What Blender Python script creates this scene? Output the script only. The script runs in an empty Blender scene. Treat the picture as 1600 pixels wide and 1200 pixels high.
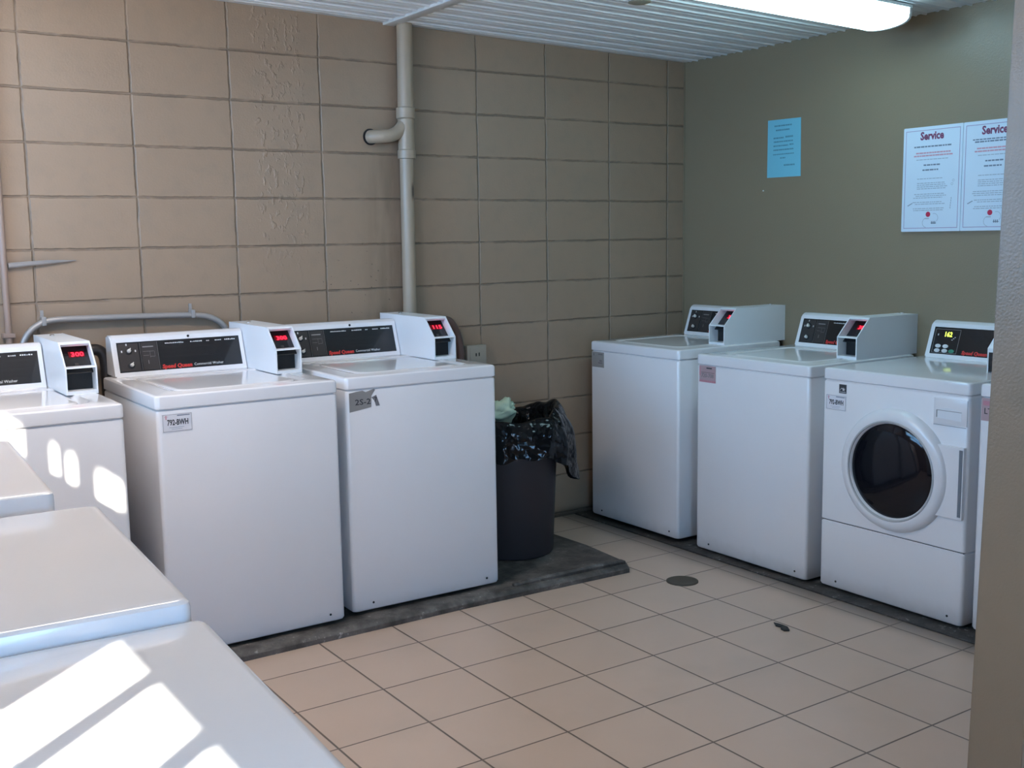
import bpy, bmesh, math, random
from mathutils import Vector, Matrix
from mathutils import noise as mnoise
random.seed(7)
PI = math.pi
SC = bpy.context.scene
COL = SC.collection

# ------------------------------------------------------------------ materials
def new_mat(name):
    m = bpy.data.materials.new(name)
    m.use_nodes = True
    nt = m.node_tree
    b = nt.nodes['Principled BSDF']
    return m, nt, b

def plain(name, col, rough=0.5, metal=0.0, coat=0.0, emit=None, estr=0.0, spec=0.5):
    m, nt, b = new_mat(name)
    b.inputs['Base Color'].default_value = (*col, 1)
    b.inputs['Roughness'].default_value = rough
    b.inputs['Metallic'].default_value = metal
    b.inputs['Coat Weight'].default_value = coat
    b.inputs['Specular IOR Level'].default_value = spec
    if emit:
        b.inputs['Emission Color'].default_value = (*emit, 1)
        b.inputs['Emission Strength'].default_value = estr
    return m

class NG:
    """small helper that chains shader nodes"""
    def __init__(s, nt): s.nt = nt
    def n(s, t, **kw):
        nd = s.nt.nodes.new(t)
        for k, v in kw.items():
            if k.startswith('_'): setattr(nd, k[1:], v)
        return nd
    def link(s, a, b): s.nt.links.new(a, b)
    def math(s, op, a, b=None, clamp=False):
        nd = s.nt.nodes.new('ShaderNodeMath'); nd.operation = op; nd.use_clamp = clamp
        for i, v in enumerate((a, b)):
            if v is None: continue
            if hasattr(v, 'is_output'): s.link(v, nd.inputs[i])
            else: nd.inputs[i].default_value = v
        return nd.outputs[0]
    def mix(s, f, a, b, blend='MIX'):
        nd = s.nt.nodes.new('ShaderNodeMix'); nd.data_type = 'RGBA'; nd.blend_type = blend
        for sock, v in ((nd.inputs[0], f), (nd.inputs[6], a), (nd.inputs[7], b)):
            if hasattr(v, 'is_output'): s.link(v, sock)
            elif isinstance(v, tuple): sock.default_value = (*v, 1)
            else: sock.default_value = v
        return nd.outputs[2]
    def ramp(s, f, p0, p1, smooth=True):
        nd = s.nt.nodes.new('ShaderNodeMapRange'); nd.interpolation_type = 'SMOOTHSTEP' if smooth else 'LINEAR'
        s.link(f, nd.inputs[0]); nd.inputs[1].default_value = p0; nd.inputs[2].default_value = p1
        return nd.outputs[0]
    def noise(s, vec, scale, detail=3, rough=0.5):
        nd = s.nt.nodes.new('ShaderNodeTexNoise'); nd.inputs['Scale'].default_value = scale
        nd.inputs['Detail'].default_value = detail; nd.inputs['Roughness'].default_value = rough
        s.link(vec, nd.inputs['Vector']); return nd.outputs[0]
    def bump(s, h, strength, dist, normal=None):
        nd = s.nt.nodes.new('ShaderNodeBump'); nd.inputs['Strength'].default_value = strength
        nd.inputs['Distance'].default_value = dist; s.link(h, nd.inputs['Height'])
        if normal is not None: s.link(normal, nd.inputs['Normal'])
        return nd.outputs[0]
    def combine(s, x, y, z=0.0):
        nd = s.nt.nodes.new('ShaderNodeCombineXYZ')
        for i, v in enumerate((x, y, z)):
            if hasattr(v, 'is_output'): s.link(v, nd.inputs[i])
            else: nd.inputs[i].default_value = v
        return nd.outputs[0]
    def xyz(s):
        g = s.nt.nodes.new('ShaderNodeNewGeometry')
        sp = s.nt.nodes.new('ShaderNodeSeparateXYZ'); s.link(g.outputs['Position'], sp.inputs[0])
        return g.outputs['Position'], sp.outputs[0], sp.outputs[1], sp.outputs[2]

def grid_line(g, u, pitch, half, soft):
    """1 on the joint lines of a regular grid, 0 between"""
    f = g.math('FRACT', g.math('ADD', g.math('DIVIDE', u, pitch), 100.5))
    d = g.math('MULTIPLY', g.math('ABSOLUTE', g.math('SUBTRACT', f, 0.5)), pitch)
    return g.ramp(d, half + soft, half)

WALL_COL = (0.250, 0.196, 0.126)

def mat_block_wall():
    m, nt, b = new_mat('painted_block_wall'); g = NG(nt)
    P, x, y, z = g.xyz()
    wob = g.math('MULTIPLY', g.math('SUBTRACT', g.noise(P, 7, 2), 0.5), 0.008)
    wob2 = g.math('MULTIPLY', g.math('SUBTRACT', g.noise(P, 40, 2), 0.5), 0.006)
    w = g.math('ADD', wob, wob2)
    jv = grid_line(g, g.math('ADD', x, w), 0.4064, 0.0017, 0.0045)
    jh = grid_line(g, g.math('ADD', g.math('SUBTRACT', z, 0.0218), w), 0.2032, 0.0017, 0.0045)
    j = g.math('MAXIMUM', jv, jh)
    # paint fills parts of the joints
    fill = g.ramp(g.noise(g.combine(x, y, z), 9, 2), 0.36, 0.5)
    jd = g.math('MULTIPLY', j, g.math('ADD', g.math('MULTIPLY', fill, 0.6), 0.4))
    big = g.noise(P, 1.6, 3)
    mid = g.noise(P, 14, 4)
    col = g.mix(big, (0.288, 0.204, 0.139), (0.340, 0.245, 0.170))
    col = g.mix(g.math('MULTIPLY', g.ramp(mid, 0.45, 0.75), 0.2), col, (0.20, 0.167, 0.13))
    # rust and grime round the standpipe
    dx = g.math('ABSOLUTE', g.math('ADD', x, 1.70))
    pipe = g.math('MULTIPLY', g.ramp(dx, 0.20, 0.02), g.math('MULTIPLY', g.ramp(z, 2.0, 1.7), g.ramp(z, 0.9, 1.1)))
    pipe = g.math('MULTIPLY', pipe, g.ramp(g.noise(g.combine(g.math('MULTIPLY', x, 5), y, z), 3, 4), 0.25, 0.7))
    col = g.mix(g.math('MULTIPLY', pipe, 0.55), col, (0.13, 0.095, 0.06))
    dp2 = g.math('ABSOLUTE', g.math('ADD', x, 1.555))
    dark_band = g.math('MULTIPLY', g.ramp(dp2, 0.16, 0.03), g.ramp(z, 1.6, 1.9))  # darker band just right of the standpipe, stronger higher up
    col = g.mix(g.math('MULTIPLY', dark_band, 0.35), col, (0.15, 0.12, 0.09))
    # dark specks beside the pipe
    speck = g.math('MULTIPLY', g.ramp(g.noise(P, 55, 1), 0.70, 0.76), g.math('MULTIPLY', g.ramp(g.math('ABSOLUTE', g.math('ADD', x, 1.82)), 0.34, 0.18), g.ramp(z, 1.5, 1.4)))
    col = g.mix(g.math('MULTIPLY', speck, 0.8), col, (0.06, 0.045, 0.035))
    col = g.mix(g.math('MULTIPLY', jd, 0.52), col, (0.11, 0.084, 0.062))
    # darkening towards the foot of the wall
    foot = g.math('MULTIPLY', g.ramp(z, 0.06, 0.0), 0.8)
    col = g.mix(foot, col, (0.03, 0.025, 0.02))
    g.link(col, b.inputs['Base Color'])
    b.inputs['Roughness'].default_value = 0.42
    # drips of thick paint in one vertical band
    db = g.math('MULTIPLY', g.ramp(g.math('ABSOLUTE', g.math('ADD', x, 2.22)), 0.13, 0.09), g.ramp(z, 1.15, 1.6))
    drip = g.math('MULTIPLY', g.ramp(g.noise(g.combine(x, y, g.math('MULTIPLY', z, 0.6)), 42, 3), 0.52, 0.68), db)
    h = g.math('SUBTRACT', g.math('ADD', g.math('MULTIPLY', g.noise(P, 120, 3), 0.12), g.math('ADD', g.math('MULTIPLY', mid, 0.18), g.math('MULTIPLY', drip, 0.55))), jd)
    g.link(g.bump(h, 0.8, 0.006), b.inputs['Normal'])
    return m

def mat_smooth_wall(name='painted_smooth_wall', scale=1.0, blotch=0.0):
    m, nt, b = new_mat(name); g = NG(nt)
    P, x, y, z = g.xyz()
    big = g.noise(P, 2.0, 3); fine = g.noise(P, 160, 2)
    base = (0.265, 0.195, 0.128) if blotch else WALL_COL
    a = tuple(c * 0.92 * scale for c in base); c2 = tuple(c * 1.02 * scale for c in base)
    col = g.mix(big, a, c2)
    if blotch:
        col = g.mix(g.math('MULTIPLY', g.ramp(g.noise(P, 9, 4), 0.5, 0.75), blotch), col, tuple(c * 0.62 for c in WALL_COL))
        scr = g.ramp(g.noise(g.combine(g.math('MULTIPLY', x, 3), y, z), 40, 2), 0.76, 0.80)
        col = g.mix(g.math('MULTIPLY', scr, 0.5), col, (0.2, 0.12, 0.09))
    g.link(col, b.inputs['Base Color'])
    b.inputs['Roughness'].default_value = 0.33
    g.link(g.bump(fine, 0.25, 0.003), b.inputs['Normal'])
    return m

TS, TX, TY = 0.301871, -1.940950, -1.145872
def mat_floor():
    m, nt, b = new_mat('ceramic_floor_tiles'); g = NG(nt)
    P, x, y, z = g.xyz()
    jx = grid_line(g, g.math('SUBTRACT', x, TX), TS, 0.0021, 0.0022)
    jy = grid_line(g, g.math('SUBTRACT', y, TY), TS, 0.0018, 0.002)
    j = g.math('MAXIMUM', jx, jy)
    # every tile has its own tone
    ix = g.math('FLOOR', g.math('DIVIDE', g.math('SUBTRACT', x, TX), TS))
    iy = g.math('FLOOR', g.math('DIVIDE', g.math('SUBTRACT', y, TY), TS))
    wn = nt.nodes.new('ShaderNodeTexWhiteNoise'); wn.noise_dimensions = '2D'
    g.link(g.combine(ix, iy), wn.inputs['Vector'])
    cl = g.noise(P, 5, 4)
    f = g.math('ADD', g.math('MULTIPLY', wn.outputs['Value'], 0.35), g.math('MULTIPLY', cl, 0.65))
    col = g.mix(f, (0.455, 0.340, 0.262), (0.53, 0.405, 0.320))
    sp = g.ramp(g.noise(P, 110, 2), 0.68, 0.80)
    col = g.mix(g.math('MULTIPLY', sp, 0.35), col, (0.36, 0.29, 0.23))
    dirt = g.math('MULTIPLY', g.ramp(g.noise(P, 3.3, 4), 0.5, 0.75), 0.22)
    col = g.mix(dirt, col, (0.30, 0.25, 0.20))
    # darker strip along the right hand machines
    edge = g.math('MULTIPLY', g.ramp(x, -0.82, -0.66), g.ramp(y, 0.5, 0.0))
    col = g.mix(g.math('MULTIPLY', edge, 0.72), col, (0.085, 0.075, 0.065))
    col = g.mix(g.math('MULTIPLY', j, 0.92), col, (0.085, 0.058, 0.043))
    g.link(col, b.inputs['Base Color'])
    r = g.math('ADD', 0.30, g.math('MULTIPLY', cl, 0.16))
    g.link(r, b.inputs['Roughness'])
    h = g.math('SUBTRACT', g.math('MULTIPLY', g.noise(P, 60, 2), 0.06), j)
    g.link(g.bump(h, 0.5, 0.002), b.inputs['Normal'])
    return m

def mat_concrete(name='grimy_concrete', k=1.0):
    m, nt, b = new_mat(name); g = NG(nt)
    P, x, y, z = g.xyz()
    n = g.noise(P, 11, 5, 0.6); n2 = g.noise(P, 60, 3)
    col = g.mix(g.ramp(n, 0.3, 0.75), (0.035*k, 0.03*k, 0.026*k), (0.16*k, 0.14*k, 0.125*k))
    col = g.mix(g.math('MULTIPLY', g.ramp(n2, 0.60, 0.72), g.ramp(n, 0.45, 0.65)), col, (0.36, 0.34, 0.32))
    g.link(col, b.inputs['Base Color'])
    b.inputs['Roughness'].default_value = 0.55
    g.link(g.bump(g.math('ADD', n2, n), 0.6, 0.006), b.inputs['Normal'])
    return m

def mat_enamel(name, col, rough=0.28):
    m, nt, b = new_mat(name); g = NG(nt)
    P, x, y, z = g.xyz()
    n = g.noise(P, 4, 3)
    c = g.mix(n, tuple(v * 0.97 for v in col), tuple(min(1, v * 1.02) for v in col))
    # grime along the lower edge of the cabinets
    n2 = g.noise(P, 18, 3)
    low = g.math('MULTIPLY', g.ramp(g.math('ADD', z, g.math('MULTIPLY', n2, 0.05)), 0.12, 0.03), 0.4)
    c = g.mix(low, c, (0.36, 0.32, 0.28))
    g.link(c, b.inputs['Base Color'])
    b.inputs['Roughness'].default_value = rough
    b.inputs['Coat Weight'].default_value = 0.25
    b.inputs['Coat Roughness'].default_value = 0.12
    g.link(g.bump(g.noise(P, 300, 2), 0.05, 0.001), b.inputs['Normal'])
    return m

def mat_ceiling():
    m, nt, b = new_mat('white_ribbed_sheet'); g = NG(nt)
    P, x, y, z = g.xyz()
    n = g.noise(P, 3, 3)
    g.link(g.mix(n, (0.66, 0.69, 0.70), (0.73, 0.75, 0.75)), b.inputs['Base Color'])
    b.inputs['Roughness'].default_value = 0.4
    return m

def mat_pipe():
    m, nt, b = new_mat('painted_pipe'); g = NG(nt)
    P, x, y, z = g.xyz()
    n = g.noise(P, 6, 4)
    c = g.mix(n, (0.335, 0.27, 0.20), (0.385, 0.315, 0.235))
    s = g.math('MULTIPLY', g.ramp(g.math('ABSOLUTE', g.math('SUBTRACT', z, 1.68)), 0.05, 0.01), g.ramp(x, -1.640, -1.624))
    c = g.mix(g.math('MULTIPLY', s, 0.9), c, (0.05, 0.03, 0.025))
    lo = g.math('MULTIPLY', g.ramp(z, 1.25, 1.0), g.ramp(n, 0.3, 0.6))
    c = g.mix(g.math('MULTIPLY', lo, 0.4), c, (0.2, 0.165, 0.13))
    g.link(c, b.inputs['Base Color']); b.inputs['Roughness'].default_value = 0.35
    return m

def mat_bag():
    m, nt, b = new_mat('black_plastic_film'); g = NG(nt)
    P, x, y, z = g.xyz()
    b.inputs['Base Color'].default_value = (0.004, 0.0045, 0.006, 1)
    b.inputs['Roughness'].default_value = 0.13
    b.inputs['Specular IOR Level'].default_value = 0.27
    n = g.noise(P, 13, 2, 0.45)
    r = g.math('ABSOLUTE', g.math('SUBTRACT', n, 0.5))
    g.link(g.bump(r, 1.0, 0.035), b.inputs['Normal'])
    return m

def mat_glass_thin():
    m = bpy.data.materials.new('window_glass'); m.use_nodes = True
    nt = m.node_tree; nt.nodes.clear()
    o = nt.nodes.new('ShaderNodeOutputMaterial'); mx = nt.nodes.new('ShaderNodeMixShader')
    t = nt.nodes.new('ShaderNodeBsdfTransparent'); gl = nt.nodes.new('ShaderNodeBsdfGlossy')
    gl.inputs['Roughness'].default_value = 0.02; mx.inputs[0].default_value = 0.07
    t.inputs[0].default_value = (0.96, 0.98, 0.97, 1)
    nt.links.new(t.outputs[0], mx.inputs[1]); nt.links.new(gl.outputs[0], mx.inputs[2]); nt.links.new(mx.outputs[0], o.inputs[0])
    return m

M = dict(
    block=mat_block_wall(), smooth=mat_smooth_wall(), jamb=mat_smooth_wall('scuffed_shaded_jamb_paint', 0.74, 0.35),  # jamb: wall paint darkened to hold the partition's shade, plus scuffs
    floor=mat_floor(), concrete=mat_concrete(), shaded=mat_concrete('shaded_concrete', 0.4), ceiling=mat_ceiling(), pipe=mat_pipe(),
    white=mat_enamel('white_enamel', (0.755, 0.740, 0.745)), white2=mat_enamel('white_enamel_top', (0.765, 0.755, 0.765), 0.11),
    plastic=plain('white_plastic', (0.74, 0.76, 0.78), 0.35),
    black=plain('black_panel', (0.012, 0.012, 0.014), 0.22, coat=0.3), deep=plain('black_recess', (0.006, 0.006, 0.007), 0.6),
    charcoal=plain('charcoal_panel', (0.035, 0.03, 0.03), 0.35),
    line=plain('grey_print', (0.30, 0.29, 0.28), 0.5), wprint=plain('white_print', (0.62, 0.62, 0.62), 0.5),
    red=plain('red_print', (0.55, 0.03, 0.025), 0.45), ink=plain('black_ink', (0.04, 0.04, 0.045), 0.6),
    knob=plain('pale_knob', (0.68, 0.66, 0.62), 0.35),
    led=plain('red_led', (0.3, 0.0, 0.01), 0.4, emit=(1.0, 0.02, 0.05), estr=3.2),
    ledglow=plain('red_led_window', (0.10, 0.0, 0.004), 0.3, emit=(1.0, 0.01, 0.03), estr=0.07),
    vfd=plain('yellow_green_led', (0.2, 0.25, 0.0), 0.4, emit=(0.75, 1.0, 0.12), estr=2.0),
    chrome=plain('chrome', (0.85, 0.85, 0.86), 0.12, metal=1.0), steel=plain('galvanised_steel', (0.42, 0.40, 0.38), 0.4, metal=0.6),
    sticker=plain('white_sticker', (0.72, 0.71, 0.74), 0.45), greysticker=plain('grey_sticker', (0.34, 0.33, 0.32), 0.35, metal=0.3),
    pinksticker=plain('pinkish_sticker', (0.42, 0.30, 0.31), 0.45), pinkband=plain('pink_band', (0.50, 0.22, 0.26), 0.5),
    greyblob=plain('smudged_print', (0.20, 0.19, 0.20), 0.5),
    handle=plain('grey_handle_strip', (0.16, 0.18, 0.21), 0.4), seam=plain('dark_seam', (0.03, 0.03, 0.035), 0.6),
    doorglass=plain('dark_door_glass', (0.006, 0.006, 0.009), 0.06, spec=0.35), drum=plain('drum_steel', (0.30, 0.31, 0.34), 0.3, metal=0.9),
    rim=plain('grey_door_rim', (0.42, 0.42, 0.42), 0.3),
    can=plain('dark_plastic_can', (0.038, 0.031, 0.033), 0.5, spec=0.3), bag=mat_bag(), green=plain('pale_green_plastic', (0.50, 0.62, 0.47), 0.4),
    conduit=plain('conduit_paint', (0.36, 0.345, 0.335), 0.35, metal=0.3), brownpaint=plain('brown_conduit_paint', (0.30, 0.22, 0.18), 0.4),
    hose=plain('dark_rubber', (0.018, 0.015, 0.015), 0.5), brownhose=plain('brown_hose', (0.10, 0.06, 0.05), 0.45),
    outlet=plain('painted_box', (0.33, 0.30, 0.25), 0.45),
    bluepaper=plain('blue_paper', (0.17, 0.50, 0.62), 0.7), blueink=plain('faded_ink', (0.07, 0.20, 0.27), 0.7),
    paper=plain('glossy_white_paper', (0.62, 0.71, 0.80), 0.3), border=plain('mauve_border', (0.34, 0.25, 0.40), 0.5),
    title=plain('maroon_ink', (0.19, 0.035, 0.10), 0.5), redtext=plain('pale_red_ink', (0.60, 0.30, 0.36), 0.5), greytext=plain('grey_ink', (0.36, 0.42, 0.48), 0.5),
    darkgreytext=plain('dark_grey_ink', (0.16, 0.20, 0.26), 0.5), reddot=plain('crimson_dot', (0.52, 0.02, 0.07), 0.5),
    fixture=plain('fixture_white', (0.75, 0.76, 0.76), 0.4),
    lamp=plain('lit_diffuser', (0.9, 0.95, 0.97), 0.4, emit=(0.54, 0.88, 1.0), estr=7.2),
    fill_lamp=plain('fill_diffuser', (0.95, 0.9, 0.85), 0.4, emit=(1.0, 0.87, 0.80), estr=23.0),  # diffuser of the added fill light
    drain=plain('rusty_drain', (0.075, 0.06, 0.042), 0.6, metal=0.3), scrap=plain('dark_scrap', (0.02, 0.018, 0.016), 0.7),
    disc=plain('tan_disc', (0.28, 0.26, 0.19), 0.5), frame=plain('white_window_frame', (0.6, 0.6, 0.58), 0.4), glass=mat_glass_thin(),
    ground=plain('sunlit_paving', (0.36, 0.32, 0.29), 0.9), soffit=plain('soffit_paint', (0.5, 0.47, 0.42), 0.7), nail=plain('pale_nail', (0.75, 0.72, 0.68), 0.4),
)

# ------------------------------------------------------------------ mesh helpers
def finish(bm, name, mat, parent=None, smooth=True, angle=32, weld=False):
    if weld: bmesh.ops.remove_doubles(bm, verts=bm.verts, dist=1e-6)
    bmesh.ops.recalc_face_normals(bm, faces=bm.faces)
    me = bpy.data.meshes.new(name)
    if smooth:
        lim = math.radians(angle)
        for e in bm.edges:
            e.smooth = len(e.link_faces) == 2 and e.calc_face_angle(0.0) < lim
        for f in bm.faces: f.smooth = True
    bm.to_mesh(me); bm.free()
    o = bpy.data.objects.new(name, me); COL.objects.link(o)
    for mm in (mat if isinstance(mat, (list, tuple)) else [mat]): me.materials.append(mm)
    if parent is not None: o.parent = parent
    return o

def box(bm, x0, x1, y0, y1, z0, z1, bevel=0.0, seg=2):
    v = [bm.verts.new(p) for p in ((x0,y0,z0),(x1,y0,z0),(x1,y1,z0),(x0,y1,z0),(x0,y0,z1),(x1,y0,z1),(x1,y1,z1),(x0,y1,z1))]
    fs = [bm.faces.new([v[i] for i in q]) for q in ((0,3,2,1),(4,5,6,7),(0,1,5,4),(1,2,6,5),(2,3,7,6),(3,0,4,7))]
    if bevel > 0:
        es = list({e for f in fs for e in f.edges})
        bmesh.ops.bevel(bm, geom=es, offset=bevel, segments=seg, affect='EDGES', profile=0.5)

def prism(bm, poly, axis, a, b):
    """polygon of 2D points pushed along an axis: x -> (y,z), y -> (x,z), z -> (x,y)"""
    def P(p, t):
        return {'x': (t, p[0], p[1]), 'y': (p[0], t, p[1]), 'z': (p[0], p[1], t)}[axis]
    A = [bm.verts.new(P(p, a)) for p in poly]; B = [bm.verts.new(P(p, b)) for p in poly]
    n = len(poly)
    fs = [bm.faces.new(A), bm.faces.new(B[::-1])]
    for i in range(n): fs.append(bm.faces.new((A[i], B[i], B[(i+1)%n], A[(i+1)%n])))
    return fs

def rrect(x0, x1, y0, y1, r, n=5):
    pts = []
    for cx, cy, a0 in ((x1-r, y0+r, -90), (x1-r, y1-r, 0), (x0+r, y1-r, 90), (x0+r, y0+r, 180)):
        for k in range(n+1):
            a = math.radians(a0 + 90*k/n); pts.append((cx + r*math.cos(a), cy + r*math.sin(a)))
    return pts

def rings(bm, loops, cap0=True, cap1=True):
    R = [[bm.verts.new(p) for p in L] for L in loops]
    n = len(R[0])
    for A, B in zip(R, R[1:]):
        for i in range(n): bm.faces.new((A[i], A[(i+1)%n], B[(i+1)%n], B[i]))
    if cap0: bm.faces.new(R[0][::-1])
    if cap1: bm.faces.new(R[-1])
    return R

def rr3(x0, x1, y0, y1, r, z, n=5): return [(p[0], p[1], z) for p in rrect(x0, x1, y0, y1, r, n)]

def tube(bm, pts, r, seg=12, caps=True):
    pts = [Vector(p) for p in pts]; loops = []
    up = Vector((0.13, 0.31, 0.94)).normalized()
    nrm = None
    for i, p in enumerate(pts):
        t = (pts[min(i+1, len(pts)-1)] - pts[max(i-1, 0)]).normalized()
        if nrm is None:
            nrm = t.cross(up)
            if nrm.length < 1e-3: nrm = t.cross(Vector((1,0,0)))
        nrm = (nrm - t*nrm.dot(t)).normalized(); bn = t.cross(nrm)
        rr = r[i] if isinstance(r, (list, tuple)) else r
        loops.append([p + (nrm*math.cos(2*PI*k/seg) + bn*math.sin(2*PI*k/seg))*rr for k in range(seg)])
    rings(bm, loops, caps, caps)

def arc(pts, n=8):
    """Catmull-Rom through points"""
    P = [Vector(p) for p in pts]; P = [P[0]*2-P[1]] + P + [P[-1]*2-P[-2]]; out = []
    for i in range(1, len(P)-2):
        for k in range(n):
            t = k/n; a, b, c, d = P[i-1], P[i], P[i+1], P[i+2]
            out.append(0.5*((2*b) + (c-a)*t + (2*a-5*b+4*c-d)*t*t + (3*b-a-3*c+d)*t**3))
    out.append(P[-2]); return out

def lathe(bm, prof, seg=48, axis='z', c=(0,0,0), closed=False):
    loops = []
    for r, h in prof:
        L = []
        for k in range(seg):
            a = 2*PI*k/seg; u, v = r*math.cos(a), r*math.sin(a)
            L.append((c[0]+u, c[1]+v, c[2]+h) if axis == 'z' else (c[0]+u, c[1]+h, c[2]+v))
        loops.append(L)
    if closed:
        rings(bm, loops + [loops[0]], False, False); bmesh.ops.remove_doubles(bm, verts=bm.verts, dist=1e-7)
    else: rings(bm, loops)

def empty(name, loc, rz=0.0):
    o = bpy.data.objects.new(name, None); COL.objects.link(o)
    o.location = loc; o.rotation_euler = (0, 0, rz); o.empty_display_size = 0.1
    return o

def tag(o, label, cat, group=None):
    o['label'] = label; o['category'] = cat
    if group: o['group'] = group
    return o

def struct(o): o['kind'] = 'structure'; return o

FR_FRONT = Matrix(((1,0,0),(0,0,-1),(0,1,0))).to_4x4()          # text that faces -y: right = +x, up = +z
FR_RIGHTWALL = Matrix(((0,0,-1),(-1,0,0),(0,1,0))).to_4x4()     # faces -x: right = -y, up = +z

def text_mesh(body, size, xf, width=None, bold=0.0, ext=0.0004, shear=0.0):
    cu = bpy.data.curves.new('lettering', 'FONT'); cu.body = body; cu.size = size; cu.extrude = ext; cu.offset = bold
    cu.shear = shear; cu.resolution_u = 2; cu.align_x = 'LEFT'
    o = bpy.data.objects.new('lettering', cu); COL.objects.link(o)
    bpy.context.view_layer.update()
    me = bpy.data.meshes.new_from_object(o.evaluated_get(bpy.context.evaluated_depsgraph_get()))
    bpy.data.objects.remove(o); bpy.data.curves.remove(cu)
    if width:
        xs = [v.co.x for v in me.vertices]; w = max(xs) - min(xs)
        if w > 0: me.transform(Matrix.Diagonal((width/w, 1, 1, 1)))
    me.transform(xf)
    return me

def add_text(body, size, xf, name, mat, parent, width=None, bold=0.0, shear=0.0):
    me = text_mesh(body, size, xf, width, bold, shear=shear); me.name = name
    o = bpy.data.objects.new(name, me); COL.objects.link(o); me.materials.append(mat); o.parent = parent
    return o

def quad(bm, xf, u0, u1, v0, v1, d=0.0004):
    """thin printed bar in a plane frame"""
    lo = [xf @ Vector(p) for p in ((u0,v0,0),(u1,v0,0),(u1,v1,0),(u0,v1,0))]
    hi = [xf @ Vector(p) for p in ((u0,v0,d),(u1,v0,d),(u1,v1,d),(u0,v1,d))]
    rings(bm, [lo, hi])

def words(bm, xf, u0, u1, v, h, rnd, wmin=0.006, wmax=0.02, gap=0.003):
    u = u0
    while u < u1 - wmin*0.5:
        w = min(rnd.uniform(wmin, wmax), u1-u)
        quad(bm, xf, u, u+w, v, v+h); u += w+gap

# ------------------------------------------------------------------ room shell
def zc(x): return 2.393 + 0.0213*(0.122 - x)
XL, XR, YF = -4.45, 0.122, -6.2

bm = bmesh.new(); box(bm, XL-0.1, XR+0.1, YF-0.1, 0.1, -0.12, 0.0)
struct(finish(bm, 'floor', M['floor'], smooth=False))
bm = bmesh.new(); box(bm, XL-0.1, XR+0.1, 0.0, 0.12, 0, 2.7)
struct(finish(bm, 'wall_back', M['block'], smooth=False))
bm = bmesh.new(); box(bm, XR, XR+0.12, YF, 0.0, 0, 2.7)
struct(finish(bm, 'wall_right', M['smooth'], smooth=False))
# ribbed ceiling sheet, ribs running along x
bm = bmesh.new()
prof = []
y = 0.0; pitch = 0.108
while y > YF-0.05:
    prof += [(y, 0.0), (y-0.046, 0.0), (y-0.050, -0.004), (y-0.056, -0.004), (y-0.060, 0.0), (y-0.096, 0.003), (y-0.100, -0.007), (y-0.106, -0.007)]
    y -= pitch
prof.append((y, 0.0))
A = [bm.verts.new((XL-0.1, p, zc(XL-0.1)+h)) for p, h in prof]; B = [bm.verts.new((XR, p, zc(XR)+h)) for p, h in prof]
C2 = [bm.verts.new((XL-0.1, p, 2.75)) for p in (prof[0][0], prof[-1][0])]; D2 = [bm.verts.new((XR, p, 2.75)) for p in (prof[0][0], prof[-1][0])]
for i in range(len(prof)-1): bm.faces.new((A[i], A[i+1], B[i+1], B[i]))
bm.faces.new((C2[0], D2[0], D2[1], C2[1])); bm.faces.new((A[0], B[0], D2[0], C2[0])); bm.faces.new((A[-1], C2[1], D2[1], B[-1]))
bm.faces.new([*A, C2[1], C2[0]][::-1]); bm.faces.new([*B, D2[1], D2[0]])
struct(finish(bm, 'ceiling', M['ceiling'], smooth=False))
# joint strip between ceiling sheets
bm = bmesh.new()
for xa, xb, dz in ((-1.715, -1.655, 0.012),):
    box(bm, xa, xb, YF, -0.002, zc(-1.685)-dz, zc(-1.685)+0.02, 0.003)
struct(finish(bm, 'trim_1', M['ceiling']))
# corner bead of the back wall
bm = bmesh.new(); box(bm, XR-0.006, XR-0.0005, -0.008, -0.0005, 0.0, 2.395, 0.002)
struct(finish(bm, 'trim_2', M['smooth']))

# left wall with its windows (openings left free)
WIN = {  # y0, y1, z0, z1, vertical bars (y ranges), horizontal bars (z ranges)
    1: (-4.48, -3.74, 0.95, 1.54, [(-3.935, -3.90), (-4.13, -4.09), (-4.32, -4.28)], []),
    2: (-3.55, -2.25, 1.66, 2.32, [(-2.93, -2.88)], []),  # unseen window added for sky fill on the right hand machines
    3: (-2.135, -1.69, 1.555, 2.32, [(-2.025, -1.968), (-1.947, -1.922), (-1.905, -1.835)], []),  # bars spaced to shape the sun patches on the leftmost washer
    4: (-1.55, -0.25, 1.66, 2.32, [(-0.88, -0.83)], []),  # unseen window added for sky light on the block wall
    5: (-1.60, -0.55, 1.40, 1.62, [(-1.10, -1.07)], []),  # unseen window added to bounce sun onto the block wall
}
bm = bmesh.new()
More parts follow.
